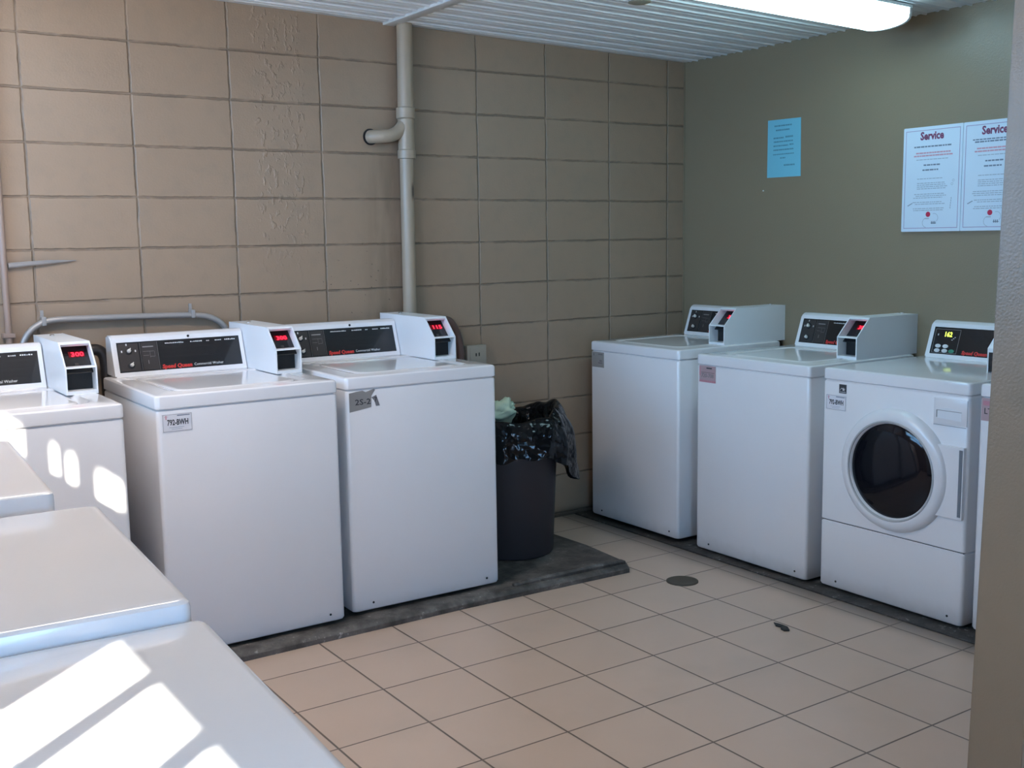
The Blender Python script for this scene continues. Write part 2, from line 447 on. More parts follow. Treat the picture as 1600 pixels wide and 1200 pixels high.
# the wall is cut on a grid of all opening edges; cells inside an opening stay free
ysl = sorted({YF, 0.0} | {w[0] for w in WIN.values()} | {w[1] for w in WIN.values()})
for ya, yb in zip(ysl, ysl[1:]):
    ym = (ya+yb)/2; z = 0.0
    for w in sorted((w for w in WIN.values() if w[0] < ym < w[1]), key=lambda w: w[2]):
        box(bm, XL-0.08, XL, ya, yb, z, w[2]); z = w[3]
    box(bm, XL-0.08, XL, ya, yb, z, 2.7)
struct(finish(bm, 'wall_left', M['block'], smooth=False))
for k, (y0, y1, z0, z1, vb, hb) in WIN.items():
    bm = bmesh.new()
    x0, x1 = XL-0.034, XL-0.026
    for a, b2 in vb: box(bm, x0, x1, a, b2, z0, z1)
    for a, b2 in hb: box(bm, x0, x1, y0, y1, a, b2)
    f = 0.012
    box(bm, x0, x1, y0, y0+f*0.2, z0, z1); box(bm, x0, x1, y1-f*0.2, y1, z0, z1); box(bm, x0, x1, y0, y1, z0, z0+f); box(bm, x0, x1, y0, y1, z1-f, z1)
    w = struct(finish(bm, 'window_%d' % k, M['frame'], smooth=False))
    bm = bmesh.new(); box(bm, XL-0.040, XL-0.037, y0+0.001, y1-0.001, z0+0.001, z1-0.001)
    finish(bm, 'pane', M['glass'], w, smooth=False)
# wall behind the camera with an unseen doorway, sized for the light it lets in
DX0, DX1, DZ = -4.25, -3.40, 1.80
bm = bmesh.new()
box(bm, XL, DX0, YF, YF+0.1, 0, 2.7); box(bm, DX1, XR, YF, YF+0.1, 0, 2.7); box(bm, DX0, DX1, YF, YF+0.1, DZ, 2.7)
struct(finish(bm, 'wall_front', M['smooth'], smooth=False))
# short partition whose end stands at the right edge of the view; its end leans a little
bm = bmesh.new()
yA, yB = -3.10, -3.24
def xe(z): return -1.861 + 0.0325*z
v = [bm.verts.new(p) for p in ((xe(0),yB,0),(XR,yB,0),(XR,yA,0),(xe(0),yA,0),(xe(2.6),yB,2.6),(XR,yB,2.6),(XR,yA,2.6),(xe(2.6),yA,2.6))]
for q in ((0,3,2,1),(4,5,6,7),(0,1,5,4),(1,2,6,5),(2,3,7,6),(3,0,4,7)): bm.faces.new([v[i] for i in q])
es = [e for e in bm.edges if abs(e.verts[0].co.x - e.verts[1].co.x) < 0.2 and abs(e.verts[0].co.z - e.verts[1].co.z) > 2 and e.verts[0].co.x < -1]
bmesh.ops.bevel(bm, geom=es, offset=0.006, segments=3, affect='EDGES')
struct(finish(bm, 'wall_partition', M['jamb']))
# outside: paving and the roof overhang, added unseen to limit sun through the left windows
bm = bmesh.new(); box(bm, -16, 8, -22, 8, -0.25, -0.13)
struct(finish(bm, 'ground', M['ground'], smooth=False))
bm = bmesh.new(); box(bm, XL-1.18, XL-0.08, YF, 0.1, 2.55, 2.7)
struct(finish(bm, 'sun_overhang', M['soffit'], smooth=False))
# concrete plinths under the machine rows
bm = bmesh.new()
pl = [(XL, 0.0), (XL, -0.955), (-2.78, -0.945), (-1.92, -0.938), (-1.085, -0.965), (-1.045, -0.90), (-1.02, -0.60), (-1.03, -0.30), (-1.10, 0.0)]
lower = [(x, y, 0.0) for x, y in pl]
def inset(p, d):
    x, y = p
    return (x - (d if x > -1.2 else 0), y + (d if y < -0.7 else 0))
rings(bm, [lower, [(x, y, 0.018) for x, y in pl], [(*inset(p, 0.010), 0.029) for p in pl], [(*inset(p, 0.020), 0.034) for p in pl]])
struct(finish(bm, 'trim_3', M['concrete']))
# raised lip cast along the plinth's open end
bm = bmesh.new()
tube(bm, [(-1.66, -0.905, 0.036), (-1.5, -0.908, 0.040), (-1.3, -0.917, 0.042), (-1.10, -0.925, 0.040), (-1.08, -0.925, 0.036)], [0.012, 0.014, 0.015, 0.014, 0.008], 8)
struct(finish(bm, 'trim_4', M['concrete']))
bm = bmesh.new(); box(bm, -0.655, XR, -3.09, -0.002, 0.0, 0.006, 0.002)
struct(finish(bm, 'trim_5', M['shaded']))  # concrete colour darkened to stand in for shade below the machines

# ------------------------------------------------------------------ washing machines
# local frame: x across (seen from the front), front face at y = 0 looking to -y, back at +y, base at z = 0
W, D, ZB, ZL, ZT = 0.330, 0.690, 0.012, 0.874, 0.922   # half width, depth, panel bottom, lid joint, lid top
MESH = {}
def shared(key, make):
    """first call builds the part, later calls copy it with its mesh"""
    def f(parent):
        if key not in MESH:
            MESH[key] = make(parent); return MESH[key]
        o = MESH[key].copy(); COL.objects.link(o); o.parent = parent; return o
    return f

def mk_base(p):
    bm = bmesh.new(); box(bm, -W+0.03, W-0.03, 0.05, D-0.03, 0.0, 0.05)
    return finish(bm, 'base', M['deep'], p, smooth=False)
def mk_cabinet(p):
    bm = bmesh.new()
    L = []
    for z, ins, r in ((ZB, 0.010, 0.02), (ZB+0.004, 0.003, 0.016), (ZB+0.012, 0.0, 0.014), (ZL-0.010, 0.0, 0.014), (ZL-0.004, 0.002, 0.014), (ZL-0.003, 0.007, 0.012), (ZL, 0.007, 0.012)):
        L.append(rr3(-W+ins, W-ins, ins, D-ins, r, z))
    rings(bm, L)
    return finish(bm, 'cabinet', M['white'], p)
def mk_screws(p, x, zz=ZB+0.030):
    bm = bmesh.new(); lathe(bm, [(0.0045, 0.0005), (0.0045, -0.0012), (0.003, -0.002)], 10, 'y', (x, 0.0, zz))
    return finish(bm, 'screw', M['deep'], p)
def mk_top(p, recess=True, ry=0.060):
    bm = bmesh.new()
    o = 0.002
    L = [rr3(-W-o+0.003, W+o-0.003, -o+0.003, D-0.003, 0.014, ZL+0.001), rr3(-W-o, W+o, -o, D, 0.016, ZL+0.004), rr3(-W-o, W+o, -o, D, 0.016, ZT-0.011),
         rr3(-W-o+0.0015, W+o-0.0015, -o+0.0015, D-0.0015, 0.016, ZT-0.0045), rr3(-W-o+0.006, W+o-0.006, -o+0.006, D-0.006, 0.016, ZT-0.001), rr3(-W-o+0.012, W+o-0.012, -o+0.012, D-0.012, 0.016, ZT)]
    if recess:
        L += [rr3(-0.262, 0.262, ry, 0.560, 0.060, ZT), rr3(-0.258, 0.258, ry+0.004, 0.556, 0.058, ZT+0.0015), rr3(-0.252, 0.252, ry+0.010, 0.550, 0.055, ZT+0.001), rr3(-0.243, 0.243, ry+0.019, 0.541, 0.050, ZT-0.005), rr3(-0.238, 0.238, ry+0.024, 0.536, 0.048, ZT-0.006)]
    rings(bm, L)
    return finish(bm, 'machine_top', M['white2'], p)
def mk_lid(p, ry=0.060):
    bm = bmesh.new()
    rings(bm, [rr3(-0.222, 0.222, ry+0.040, 0.530, 0.05, ZT-0.0058), rr3(-0.222, 0.222, ry+0.040, 0.530, 0.05, ZT-0.003), rr3(-0.217, 0.217, ry+0.045, 0.525, 0.048, ZT-0.0005), rr3(-0.205, 0.205, ry+0.057, 0.513, 0.04, ZT)])
    return finish(bm, 'lid', M['white2'], p)

CY0, CZ0 = 0.620, ZT          # foot of the console face
SL = 0.050/0.150              # lean of the face
def face_frame(off=0.0012):
    """plane frame of the leaning console face: u across, v up the slope"""
    up = Vector((0, SL, 1)).normalized(); r = Vector((1,0,0)); n = r.cross(up)
    o = Vector((0, CY0, CZ0)) + n*off
    return Matrix(((r.x, up.x, n.x, o.x), (r.y, up.y, n.y, o.y), (r.z, up.z, n.z, o.z), (0,0,0,1)))
XC0 = -0.300
def mk_console(p, xc1):
    bm = bmesh.new()
    pts = [(CY0-0.002, CZ0), (CY0, CZ0+0.004), (CY0+0.137*SL, CZ0+0.137), (CY0+0.145*SL-0.001, CZ0+0.146), (CY0+0.060, CZ0+0.154), (CY0+0.072, CZ0+0.157), (CY0+0.112, CZ0+0.155), (CY0+0.120, CZ0+0.148), (CY0+0.124, CZ0)]
    fs = prism(bm, pts, 'x', XC0, xc1)
    bmesh.ops.bevel(bm, geom=[e for e in fs[0].edges], offset=0.005, segments=3, affect='EDGES')
    return finish(bm, 'control_console', M['white2'], p)

def console(root, xc1, style, logo='Speed Queen', caption='Commercial Washer'):
    c = shared(('console', xc1), lambda p: mk_console(p, xc1))(root)
    F = face_frame()
    pu0, pu1, pv0, pv1 = XC0+0.020, xc1-0.016, 0.017, 0.136
    bm = bmesh.new(); quad(bm, face_frame(0.0002), pu0, pu1, pv0, pv1, 0.0016)
    finish(bm, 'control_panel', M['black'], c, smooth=False)
    G = face_frame(0.0019)
    rnd = random.Random(3)
    def knob(u, v, r):
        bm = bmesh.new(); lathe(bm, [(r*0.72, 0.003), (r*0.70, 0.013), (r*0.45, 0.0155)], 20)
        box(bm, -r*0.16, r*0.16, -r*0.35, r*1.0, 0.008, 0.019, 0.001)
        bmesh.ops.transform(bm, matrix=G @ Matrix.Translation((u, v, 0)) @ Matrix.Rotation(-0.5, 4, 'Z'), verts=bm.verts)
        finish(bm, 'knob', M['knob'], c)
        bm = bmesh.new(); lathe(bm, [(r*1.45, 0.0), (r*1.4, 0.0025), (r*1.1, 0.004)], 24)
        bmesh.ops.transform(bm, matrix=G @ Matrix.Translation((u, v, 0)), verts=bm.verts)
        finish(bm, 'knob_skirt', M['deep'], c)
    if style == 'washer':
        bm = bmesh.new(); quad(bm, G, pu0+0.004, pu0+0.080, pv0+0.005, pv1-0.005, 0.0003); quad(bm, G, pu0+0.090, pu0+0.150, pv0+0.005, pv1-0.005, 0.0003)
        finish(bm, 'dial_plate', M['charcoal'], c, smooth=False)
        knob(pu0+0.042, 0.100, 0.010); knob(pu0+0.046, 0.044, 0.0095)
        for a, b in ((-0.026, 0.0), (0.026, 0.0), (-0.006, 0.026)):
            bm = bmesh.new(); quad(bm, G, pu0+0.042+a-0.0025, pu0+0.042+a+0.0025, 0.100+b-0.004, 0.100+b+0.004)
            finish(bm, 'dial_mark', M['wprint'], c, smooth=False)
        bm = bmesh.new()
        quad(bm, G, pu0+0.096, pu0+0.138, 0.112, 0.116)
        for q in ((0.096, 0.138, 0.095, 0.0958), (0.096, 0.118, 0.079, 0.0798), (0.122, 0.1225, 0.070, 0.095), (0.122, 0.140, 0.074, 0.0748), (0.140, 0.1405, 0.074, 0.096), (0.112, 0.114, 0.045, 0.060), (0.086, 0.0866, pv0+0.004, pv1-0.004), (0.153, 0.1536, pv0+0.004, pv1-0.004)):
            quad(bm, G, pu0+q[0], pu0+q[1], q[2], q[3])
        finish(bm, 'selector_marks', M['line'], c, smooth=False)
        for u0, u1 in ((0.185, 0.255), (0.285, 0.33), (0.350, 0.358), (0.385, 0.408), (0.425, 0.470)):
            if pu0+u0 > pu1-0.025: continue
            u = pu0+u0; bm = bmesh.new()
            while u < min(pu0+u1, pu1-0.02):
                w = rnd.uniform(0.003, 0.006); quad(bm, G, u, u+w, 0.121, 0.121+rnd.uniform(0.003, 0.005)); u += w+0.0022
            finish(bm, 'instruction_word', M['wprint'], c, smooth=False)
        lu = pu0+0.162
    else:
        bm = bmesh.new()
        for q in ((0.008, 0.128, 0.008, 0.0092), (0.008, 0.128, 0.112, 0.1132), (0.008, 0.0092, 0.008, 0.113), (0.1268, 0.128, 0.008, 0.113)):
            quad(bm, G, pu0+q[0], pu0+q[1], pv0+q[2]-0.003, pv0+q[3]-0.003)
        finish(bm, 'panel_outline', M['line'], c, smooth=False)
        add_text('162', 0.030, G @ Matrix.Translation((pu0+0.052, 0.095, 0)), 'time_display', M['vfd'], c, width=0.034, bold=0.0006)
        for i, (u, v) in enumerate(((0.034, 0.052), (0.070, 0.052), (0.034, 0.032), (0.070, 0.032), (0.103, 0.032))):
            bm = bmesh.new(); lathe(bm, [(0.0135, 0), (0.0135, 0.0015), (0.011, 0.0025)], 20)
            bmesh.ops.transform(bm, matrix=G @ Matrix.Translation((pu0+u, v, 0)) @ Matrix.Diagonal((1, 0.62, 1, 1)), verts=bm.verts)
            bt = finish(bm, 'button', M['wprint'] if i < 4 else M['green_btn'], c)
            if i == 4: bt['label'] = 'green start button'
        bm = bmesh.new(); quad(bm, G, pu0+0.022, pu0+0.026, 0.098, 0.106)
        for k in range(3): quad(bm, G, pu0+0.092+k*0.006, pu0+0.098+k*0.006, 0.080+k*0.006, 0.083+k*0.006)
        finish(bm, 'panel_marks', M['wprint'], c, smooth=False)
        lu = pu0+0.152
    if logo:
        add_text(logo, 0.0215, G @ Matrix.Translation((lu, 0.023, 0)), 'logo', M['red'], c, width=0.118, bold=0.0011, shear=0.15)
        if caption: add_text(caption, 0.0150, G @ Matrix.Translation((lu+0.126, 0.0255, 0)), 'caption', M['wprint'], c, width=min(0.118, pu1-lu-0.132))
    bm = bmesh.new(); lathe(bm, [(0.005, 0), (0.005, 0.002), (0.003, 0.0035)], 12)
    bmesh.ops.transform(bm, matrix=face_frame(0.001) @ Matrix.Translation((XC0+0.30, 0.147, 0.0)), verts=bm.verts)
    finish(bm, 'screw', M['deep'], c)
    return c

def coin_box(root, bx, style='slide', digits='300', bw=0.105, x_side=1):
    x0, x1 = bx, bx+bw
    bm = bmesh.new(); t = 0.005; z = ZT
    prof = [(0.315, z), (0.315, z+0.093), (0.398, z+0.176), (0.820, z+0.176), (0.820, z+0.0)]
    prism(bm, prof, 'x', x0, x0+t); prism(bm, prof, 'x', x1-t, x1)
    prism(bm, [(0.398, z+0.176), (0.392, z+0.171), (0.815, z+0.171), (0.815, z+0.176)], 'x', x0+t, x1-t)
    prism(bm, [(0.815, z), (0.820, z), (0.820, z+0.171), (0.815, z+0.171)], 'x', x0+t, x1-t)
    if style == 'slide':
        prism(bm, [(0.316, z+0.090), (0.394, z+0.088), (0.394, z+0.093), (0.318, z+0.095)], 'x', x0+t, x1-t)
        prism(bm, [(0.316, z), (0.316, z+0.012), (0.390, z+0.012), (0.390, z)], 'x', x0+t, x1-t)
        prism(bm, [(0.390, z+0.168), (0.398, z+0.176), (0.405, z+0.171), (0.400, z+0.160)], 'x', x0+t, x1-t)
        prism(bm, [(0.345, z), (0.345, z+0.012), (0.815, z+0.005), (0.815, z)], 'x', x0+t, x1-t)
    else:
        prism(bm, [(0.317, z+0.078), (0.317, z+0.093), (0.398, z+0.174), (0.410, z+0.172), (0.330, z+0.078)], 'x', x0+t, x1-t)
    b = finish(bm, 'coin_box', M['plastic'], root, smooth=False)
    if style == 'slide':
        # upper display plate, set back and leaning like the front
        n = Vector((0, -1, 1)).normalized()
        up = Vector((0, 1, 1)).normalized()
        o = Vector(((x0+x1)/2, 0.315, z+0.093)) - n*0.038 + up*0.012
        Fm = Matrix(((1, 0, 0, o.x), (0, up.y, n.y, o.y), (0, up.z, n.z, o.z), (0,0,0,1)))
        hw = bw/2 - t
        bm = bmesh.new(); quad(bm, Fm, -hw, hw, -0.004, 0.116, -0.004)
        finish(bm, 'display_plate', M['black'], b, smooth=False)
        bm = bmesh.new(); quad(bm, Fm, -0.019, 0.034, 0.066, 0.092, 0.0008)
        finish(bm, 'display_window', M['ledglow'], b, smooth=False)
        add_text(digits, 0.027, Fm @ Matrix.Translation((-0.012, 0.0695, 0.001)), 'price_digits', M['led'], b, width=0.042, bold=0.0003)
        bm = bmesh.new(); quad(bm, Fm, -0.006, 0.006, 0.028, 0.040, 0.0015)
        finish(bm, 'coin_slot', M['charcoal'], b, smooth=False)
        bm = bmesh.new(); box(bm, x0+t, x1-t, 0.372, 0.376, z+0.010, z+0.090)
        finish(bm, 'coin_tray_back', M['deep'], b, smooth=False)
    else:
        bm = bmesh.new(); box(bm, x0+t, x1-t, 0.317, 0.330, z+0.004, z+0.078)
        finish(bm, 'display_plate', M['black'], b, smooth=False)
        Fm = Matrix.Translation((x0, 0.3168, z)) @ FR_FRONT
        bm = bmesh.new(); quad(bm, Fm, 0.030, 0.085, 0.030, 0.056, 0.0006)
        finish(bm, 'display_window', M['ledglow'], b, smooth=False)
        add_text(digits, 0.027, Fm @ Matrix.Translation((0.036, 0.034, 0.0008)), 'price_digits', M['led'], b, width=0.042, bold=0.0003)
    bm = bmesh.new(); lathe(bm, [(0.009, -0.001), (0.009, 0.005), (0.006, 0.007)], 16, 'z', ((x0+x1)/2-0.01, 0.70, z+0.176))
    finish(bm, 'lock', M['chrome'], b)
    return b

M['green_btn'] = plain('green_button', (0.03, 0.22, 0.13), 0.4)

def top_loader(loc, rz, label, group, bx=0.225, coin=True, cons=True, lid=True, digits='300', ry=0.060):
    r = empty('top_load_washer' if lid else 'clothes_dryer', loc, rz)
    tag(r, label, 'washing machine' if lid else 'laundry machine', group)
    shared('base', mk_base)(r); shared('cabinet', mk_cabinet)(r)
    shared('s1', lambda p: mk_screws(p, -W+0.085))(r); shared('s2', lambda p: mk_screws(p, W-0.060))(r)
    shared(('top', lid, ry), lambda p: mk_top(p, lid, ry))(r)
    if lid: shared(('lid', ry), lambda p: mk_lid(p, ry))(r)
    xc1 = (bx if coin else W) - 0.004
    if cons: console(r, xc1, 'washer', caption='Commercial Washer')
    if coin: coin_box(r, bx, digits=digits)
    return r

def front_loader(loc, rz, label, group, bx=0.19):
    r = empty('front_load_washer', loc, rz); tag(r, label, 'washing machine', group)
    shared('base', mk_base)(r); shared(('top', False, 0.060), lambda p: mk_top(p, False))(r)
    shared('s1', lambda p: mk_screws(p, -W+0.085))(r); shared('s2', lambda p: mk_screws(p, W-0.060))(r)
    zs = 0.293
    bm = bmesh.new()
    rings(bm, [rr3(-W, W, 0.006, D, 0.014, zs), rr3(-W, W, 0.0, D, 0.014, zs+0.004), rr3(-W, W, 0.0, D, 0.014, ZL-0.010), rr3(-W+0.003, W-0.003, 0.003, D, 0.014, ZL-0.004), rr3(-W+0.007, W-0.007, 0.007, D, 0.012, ZL)])
    finish(bm, 'cabinet', M['white'], r)
    bm = bmesh.new()
    rings(bm, [rr3(-W+0.01, W-0.01, 0.010, D-0.01, 0.02, ZB), rr3(-W+0.003, W-0.003, 0.003, D-0.003, 0.016, ZB+0.004), rr3(-W, W, 0, D, 0.014, ZB+0.012), rr3(-W, W, 0, D, 0.014, zs-0.008), rr3(-W+0.004, W-0.004, 0.006, D, 0.014, zs-0.003)])
    finish(bm, 'lower_panel', M['white'], r)
    bm = bmesh.new(); box(bm, -W+0.006, W-0.006, 0.008, 0.03, zs-0.004, zs+0.001)
    finish(bm, 'panel_seam', M['seam'], r, smooth=False)
    # door: broad ring, dark domed glass, side wing with a grip strip
    dc = (0.020, 0.0, 0.552)
    bm = bmesh.new()
    prof = [(0.180, -0.004), (0.184, -0.026), (0.190, -0.031), (0.205, -0.032), (0.222, -0.028), (0.234, -0.019), (0.240, -0.006), (0.241, 0.001), (0.180, 0.001)]
    lathe(bm, prof, 72, 'y', dc, closed=True)
    d = finish(bm, 'door', M['white'], r, angle=40)
    bm = bmesh.new(); prof = [(0.1835, -0.016), (0.189, -0.0335), (0.193, -0.0345), (0.196, -0.0325), (0.196, -0.020)]
    lathe(bm, prof, 64, 'y', dc, closed=True); finish(bm, 'door_rim', M['rim'], d)
    bm = bmesh.new(); lathe(bm, [(0.1845, -0.006), (0.184, -0.018), (0.170, -0.024), (0.120, -0.030), (0.06, -0.033), (0.001, -0.034)], 64, 'y', dc)
    finish(bm, 'door_glass', M['doorglass'], d, angle=60)
    bm = bmesh.new()
    # wing to the right of the ring, with an arc cut for the ring
    zt, zb2, xw = 0.685, 0.418, 0.322
    poly = [(xw, zb2), (xw, zt)]
    for k in range(13):
        a = math.asin((zt-dc[2])/0.236) * (1 - k/12) + math.asin((zb2-dc[2])/0.236) * (k/12)
        poly.append((dc[0]+0.236*math.cos(a), dc[2]+0.236*math.sin(a)))
    prism(bm, poly, 'y', -0.014, 0.001)
    finish(bm, 'door_wing', M['white'], d, angle=25)
    bm = bmesh.new(); box(bm, 0.305, 0.318, -0.0165, -0.0135, 0.428, 0.676, 0.001)
    g = finish(bm, 'door_grip', M['handle'], d, smooth=False); g['label'] = 'narrow grey grip strip'
    # soap drawer front
    bm = bmesh.new(); box(bm, 0.185, 0.322, -0.003, 0.002, 0.760, 0.856, 0.002)
    dr = finish(bm, 'soap_drawer', M['white'], r)
    bm = bmesh.new()
    o = [(0.198, 0.782), (0.300, 0.778), (0.300, 0.812)]
    for k in range(7): o.append((0.300 - 0.102*k/6 , 0.812 + 0.010*math.sin(PI*k/6)))
    prism(bm, o, 'y', -0.0042, -0.0028); finish(bm, 'finger_pull', M['plastic'], dr, smooth=False)
    bm = bmesh.new(); box(bm, 0.198, 0.2015, -0.0052, -0.0028, 0.784, 0.812); box(bm, 0.198, 0.300, -0.0052, -0.0028, 0.8100, 0.8120); box(bm, 0.186, 0.32, -0.0035, -0.002, 0.7555, 0.7575)
    finish(bm, 'pull_edge', M['line'], dr, smooth=False)
    console(r, bx-0.004, 'front')
    coin_box(r, bx, 'flat', '150')
    return r

def sticker(root, x0, x1, z0, z1, mat, name='label_sticker', poly=None):
    bm = bmesh.new()
    if poly: prism(bm, poly, 'y', -0.0008, 0.0)
    else: box(bm, x0, x1, -0.0008, 0.0, z0, z1)
    return finish(bm, name, mat, root, smooth=False)
def sprint(st, x, z, bars, mat, name='small_print'):
    F = Matrix.Translation((x, -0.0009, z)) @ FR_FRONT
    bm = bmesh.new()
    for q in bars: quad(bm, F, *q)
    return finish(bm, name, mat, st, smooth=False)
def stext(st, body, size, x, z, mat, width, bold=0.0003):
    return add_text(body, size, Matrix.Translation((x, -0.0009, z)) @ FR_FRONT, 'code_text', mat, st, width=width, bold=bold)
def border_bars(w, h, t=0.0012): return [(0, w, 0, t), (0, w, h-t, h), (0, t, 0, h), (w-t, w, 0, h)]

def code_sticker(root, x0, z0, w, h, code):
    s = sticker(root, x0, x0+w, z0, z0+h, M['sticker']); s['label'] = 'white sticker with a code number'
    sprint(s, x0+0.002, z0+0.002, border_bars(w-0.004, h-0.004), M['line'], 'border')
    sprint(s, x0, z0, [(w*0.5, w*0.92, h*0.86, h*0.91)], M['darkgreytext'], 'header_print')
    sprint(s, x0, z0, [(w*0.22, w*0.72, h*0.24, h*0.255), (w*0.30, w*0.66, h*0.15, h*0.163)], M['darkgreytext'])
    stext(s, code, 0.0265, x0+w*0.16, z0+h*0.38, M['ink'], w*0.70, 0.0008)
    sprint(s, x0, z0, [(w*0.07, w*0.20, h*0.84, h*0.86), (w*0.11, w*0.15, h*0.70, h*0.92)], M['redtext'], 'emblem')
    return s

TL = Matrix
GL = 'washers against the block wall'; GR = 'washers against the smooth wall'; GF = 'machines in the foreground row'
ZPL = 0.034
w1 = top_loader((-3.517, -0.938, ZPL-0.004), 0, 'white top-load washer cut by the left edge, its front crossed by sunlight', GL)
w2 = top_loader((-2.737, -0.878, ZPL), 0, 'white top-load washer with a white code sticker, left of the torn-sticker washer', GL)
code_sticker(w2, -0.312, 0.797, 0.102, 0.062, '792-BWH')
w3 = top_loader((-2.028, -0.852, ZPL), math.radians(-0.9), 'white top-load washer with a torn grey sticker, next to the trash can', GL, digits='115')
s = sticker(w3, 0, 0, 0, 0, M['greysticker'], poly=[(-0.318, 0.790), (-0.228, 0.803), (-0.226, 0.846), (-0.222, 0.852), (-0.210, 0.868), (-0.216, 0.872), (-0.250, 0.862), (-0.262, 0.869), (-0.290, 0.866), (-0.318, 0.862)])
s['label'] = 'torn grey metallic sticker'
stext(s, '2S-2', 0.030, -0.295, 0.816, M['ink'], 0.064)
s2 = sticker(w3, 0, 0, 0, 0, M['greyblob'], 'sticker_scrap', poly=[(-0.226, 0.840), (-0.206, 0.848), (-0.194, 0.812), (-0.192, 0.806), (-0.208, 0.806), (-0.214, 0.826)])
s2['label'] = 'loose torn scrap of the grey sticker'
stext(s2, '7', 0.026, -0.216, 0.822, M['ink'], 0.012)

HP = -PI/2
r1 = top_loader((-0.618, -0.436, 0.010), HP, 'white top-load washer in the room corner, farthest from the camera', GR, bx=0.205)
s = sticker(r1, -0.318, -0.222, 0.790, 0.868, M['greysticker']); s['label'] = 'grey metallic plate'
sprint(s, -0.318, 0.790, [(0.050, 0.085, 0.064, 0.070), (0.010, 0.018, 0.058, 0.070), (0.060, 0.080, 0.030, 0.038), (0.050, 0.082, 0.020, 0.026)], M['greyblob'])
r2 = top_loader((-0.606, -1.206, 0.002), HP, 'white top-load washer with a pinkish label, left of the round-door washer', GR, bx=0.205)
s = sticker(r2, -0.312, -0.208, 0.796, 0.872, M['pinksticker']); s['label'] = 'pinkish grey label'
sprint(s, -0.312, 0.796, [(0.045, 0.080, 0.062, 0.068), (0.012, 0.095, 0.044, 0.0455)], M['ink'])
stext(s, '720-708', 0.026, -0.300, 0.818, M['greyblob'], 0.078)
sprint(s, -0.312, 0.796, [(0.0, 0.104, 0.0, 0.009), (0.0, 0.007, 0.03, 0.07)], M['pinkband'], 'pink_edge')
r3 = front_loader((-0.577, -1.913, 0.001), HP, 'white front-load washer with a round dark glass door', GR)
code_sticker(r3, -0.314, 0.752, 0.100, 0.062, '792-BWH')
s = sticker(r3, -0.250, -0.214, 0.824, 0.860, M['ink'], 'efficiency_label'); s['label'] = 'small black square label with a white star'
bm = bmesh.new(); F = Matrix.Translation((-0.250, -0.0009, 0.824)) @ FR_FRONT
pts = []
for k in range(10):
    a = PI/2 + k*PI/5; rr = 0.009 if k % 2 == 0 else 0.0036; pts.append(F @ Vector((0.022+rr*math.cos(a), 0.016+rr*math.sin(a), 0.0)))
vv = [bm.verts.new(p) for p in pts]; bm.faces.new(vv)
for k in range(8): quad(bm, F, 0.003+k*0.0018, 0.005+k*0.0018, 0.010+0.010*math.sin(k/7*PI*0.6), 0.012+0.010*math.sin(k/7*PI*0.6))
quad(bm, F, 0.003, 0.033, 0.004, 0.006)
finish(bm, 'star_mark', M['wprint'], s, smooth=False)
r4 = top_loader((-0.560, -2.600, 0.002), HP, 'white washer mostly hidden behind the scuffed wall end', GR, bx=0.205)
s = sticker(r4, -0.322, -0.222, 0.790, 0.872, M['pinksticker']); s['label'] = 'pinkish label'
sprint(s, -0.322, 0.790, [(0.006, 0.05, 0.055, 0.072)], M['pinkband'], 'pink_mark'); stext(s, 'LT', 0.03, -0.312, 0.815, M['ink'], 0.03)

a0 = math.radians(87.1)
m1 = top_loader((-3.6605, -3.424, 0.030), a0, 'white enamel machine top nearest the camera with bright sun patches', GF, coin=False, ry=0.270)
m2 = top_loader((-3.640, -2.757, 0.055), a0, 'white flat-topped machine right behind the sunlit nearest one', GF, coin=False, lid=False)
m3 = top_loader((-3.672, -2.052, 0.080), a0, 'white flat-topped machine, farthest of the row along the left edge', GF, coin=False, lid=False)
# plinth that carries the foreground row
bm = bmesh.new()
for yc, h in ((-3.424, 0.030), (-2.757, 0.055), (-2.052, 0.080)): box(bm, -4.40, -3.69, yc-0.32, yc+0.32, 0.0, h)
struct(finish(bm, 'trim_6', M['concrete'], smooth=False))

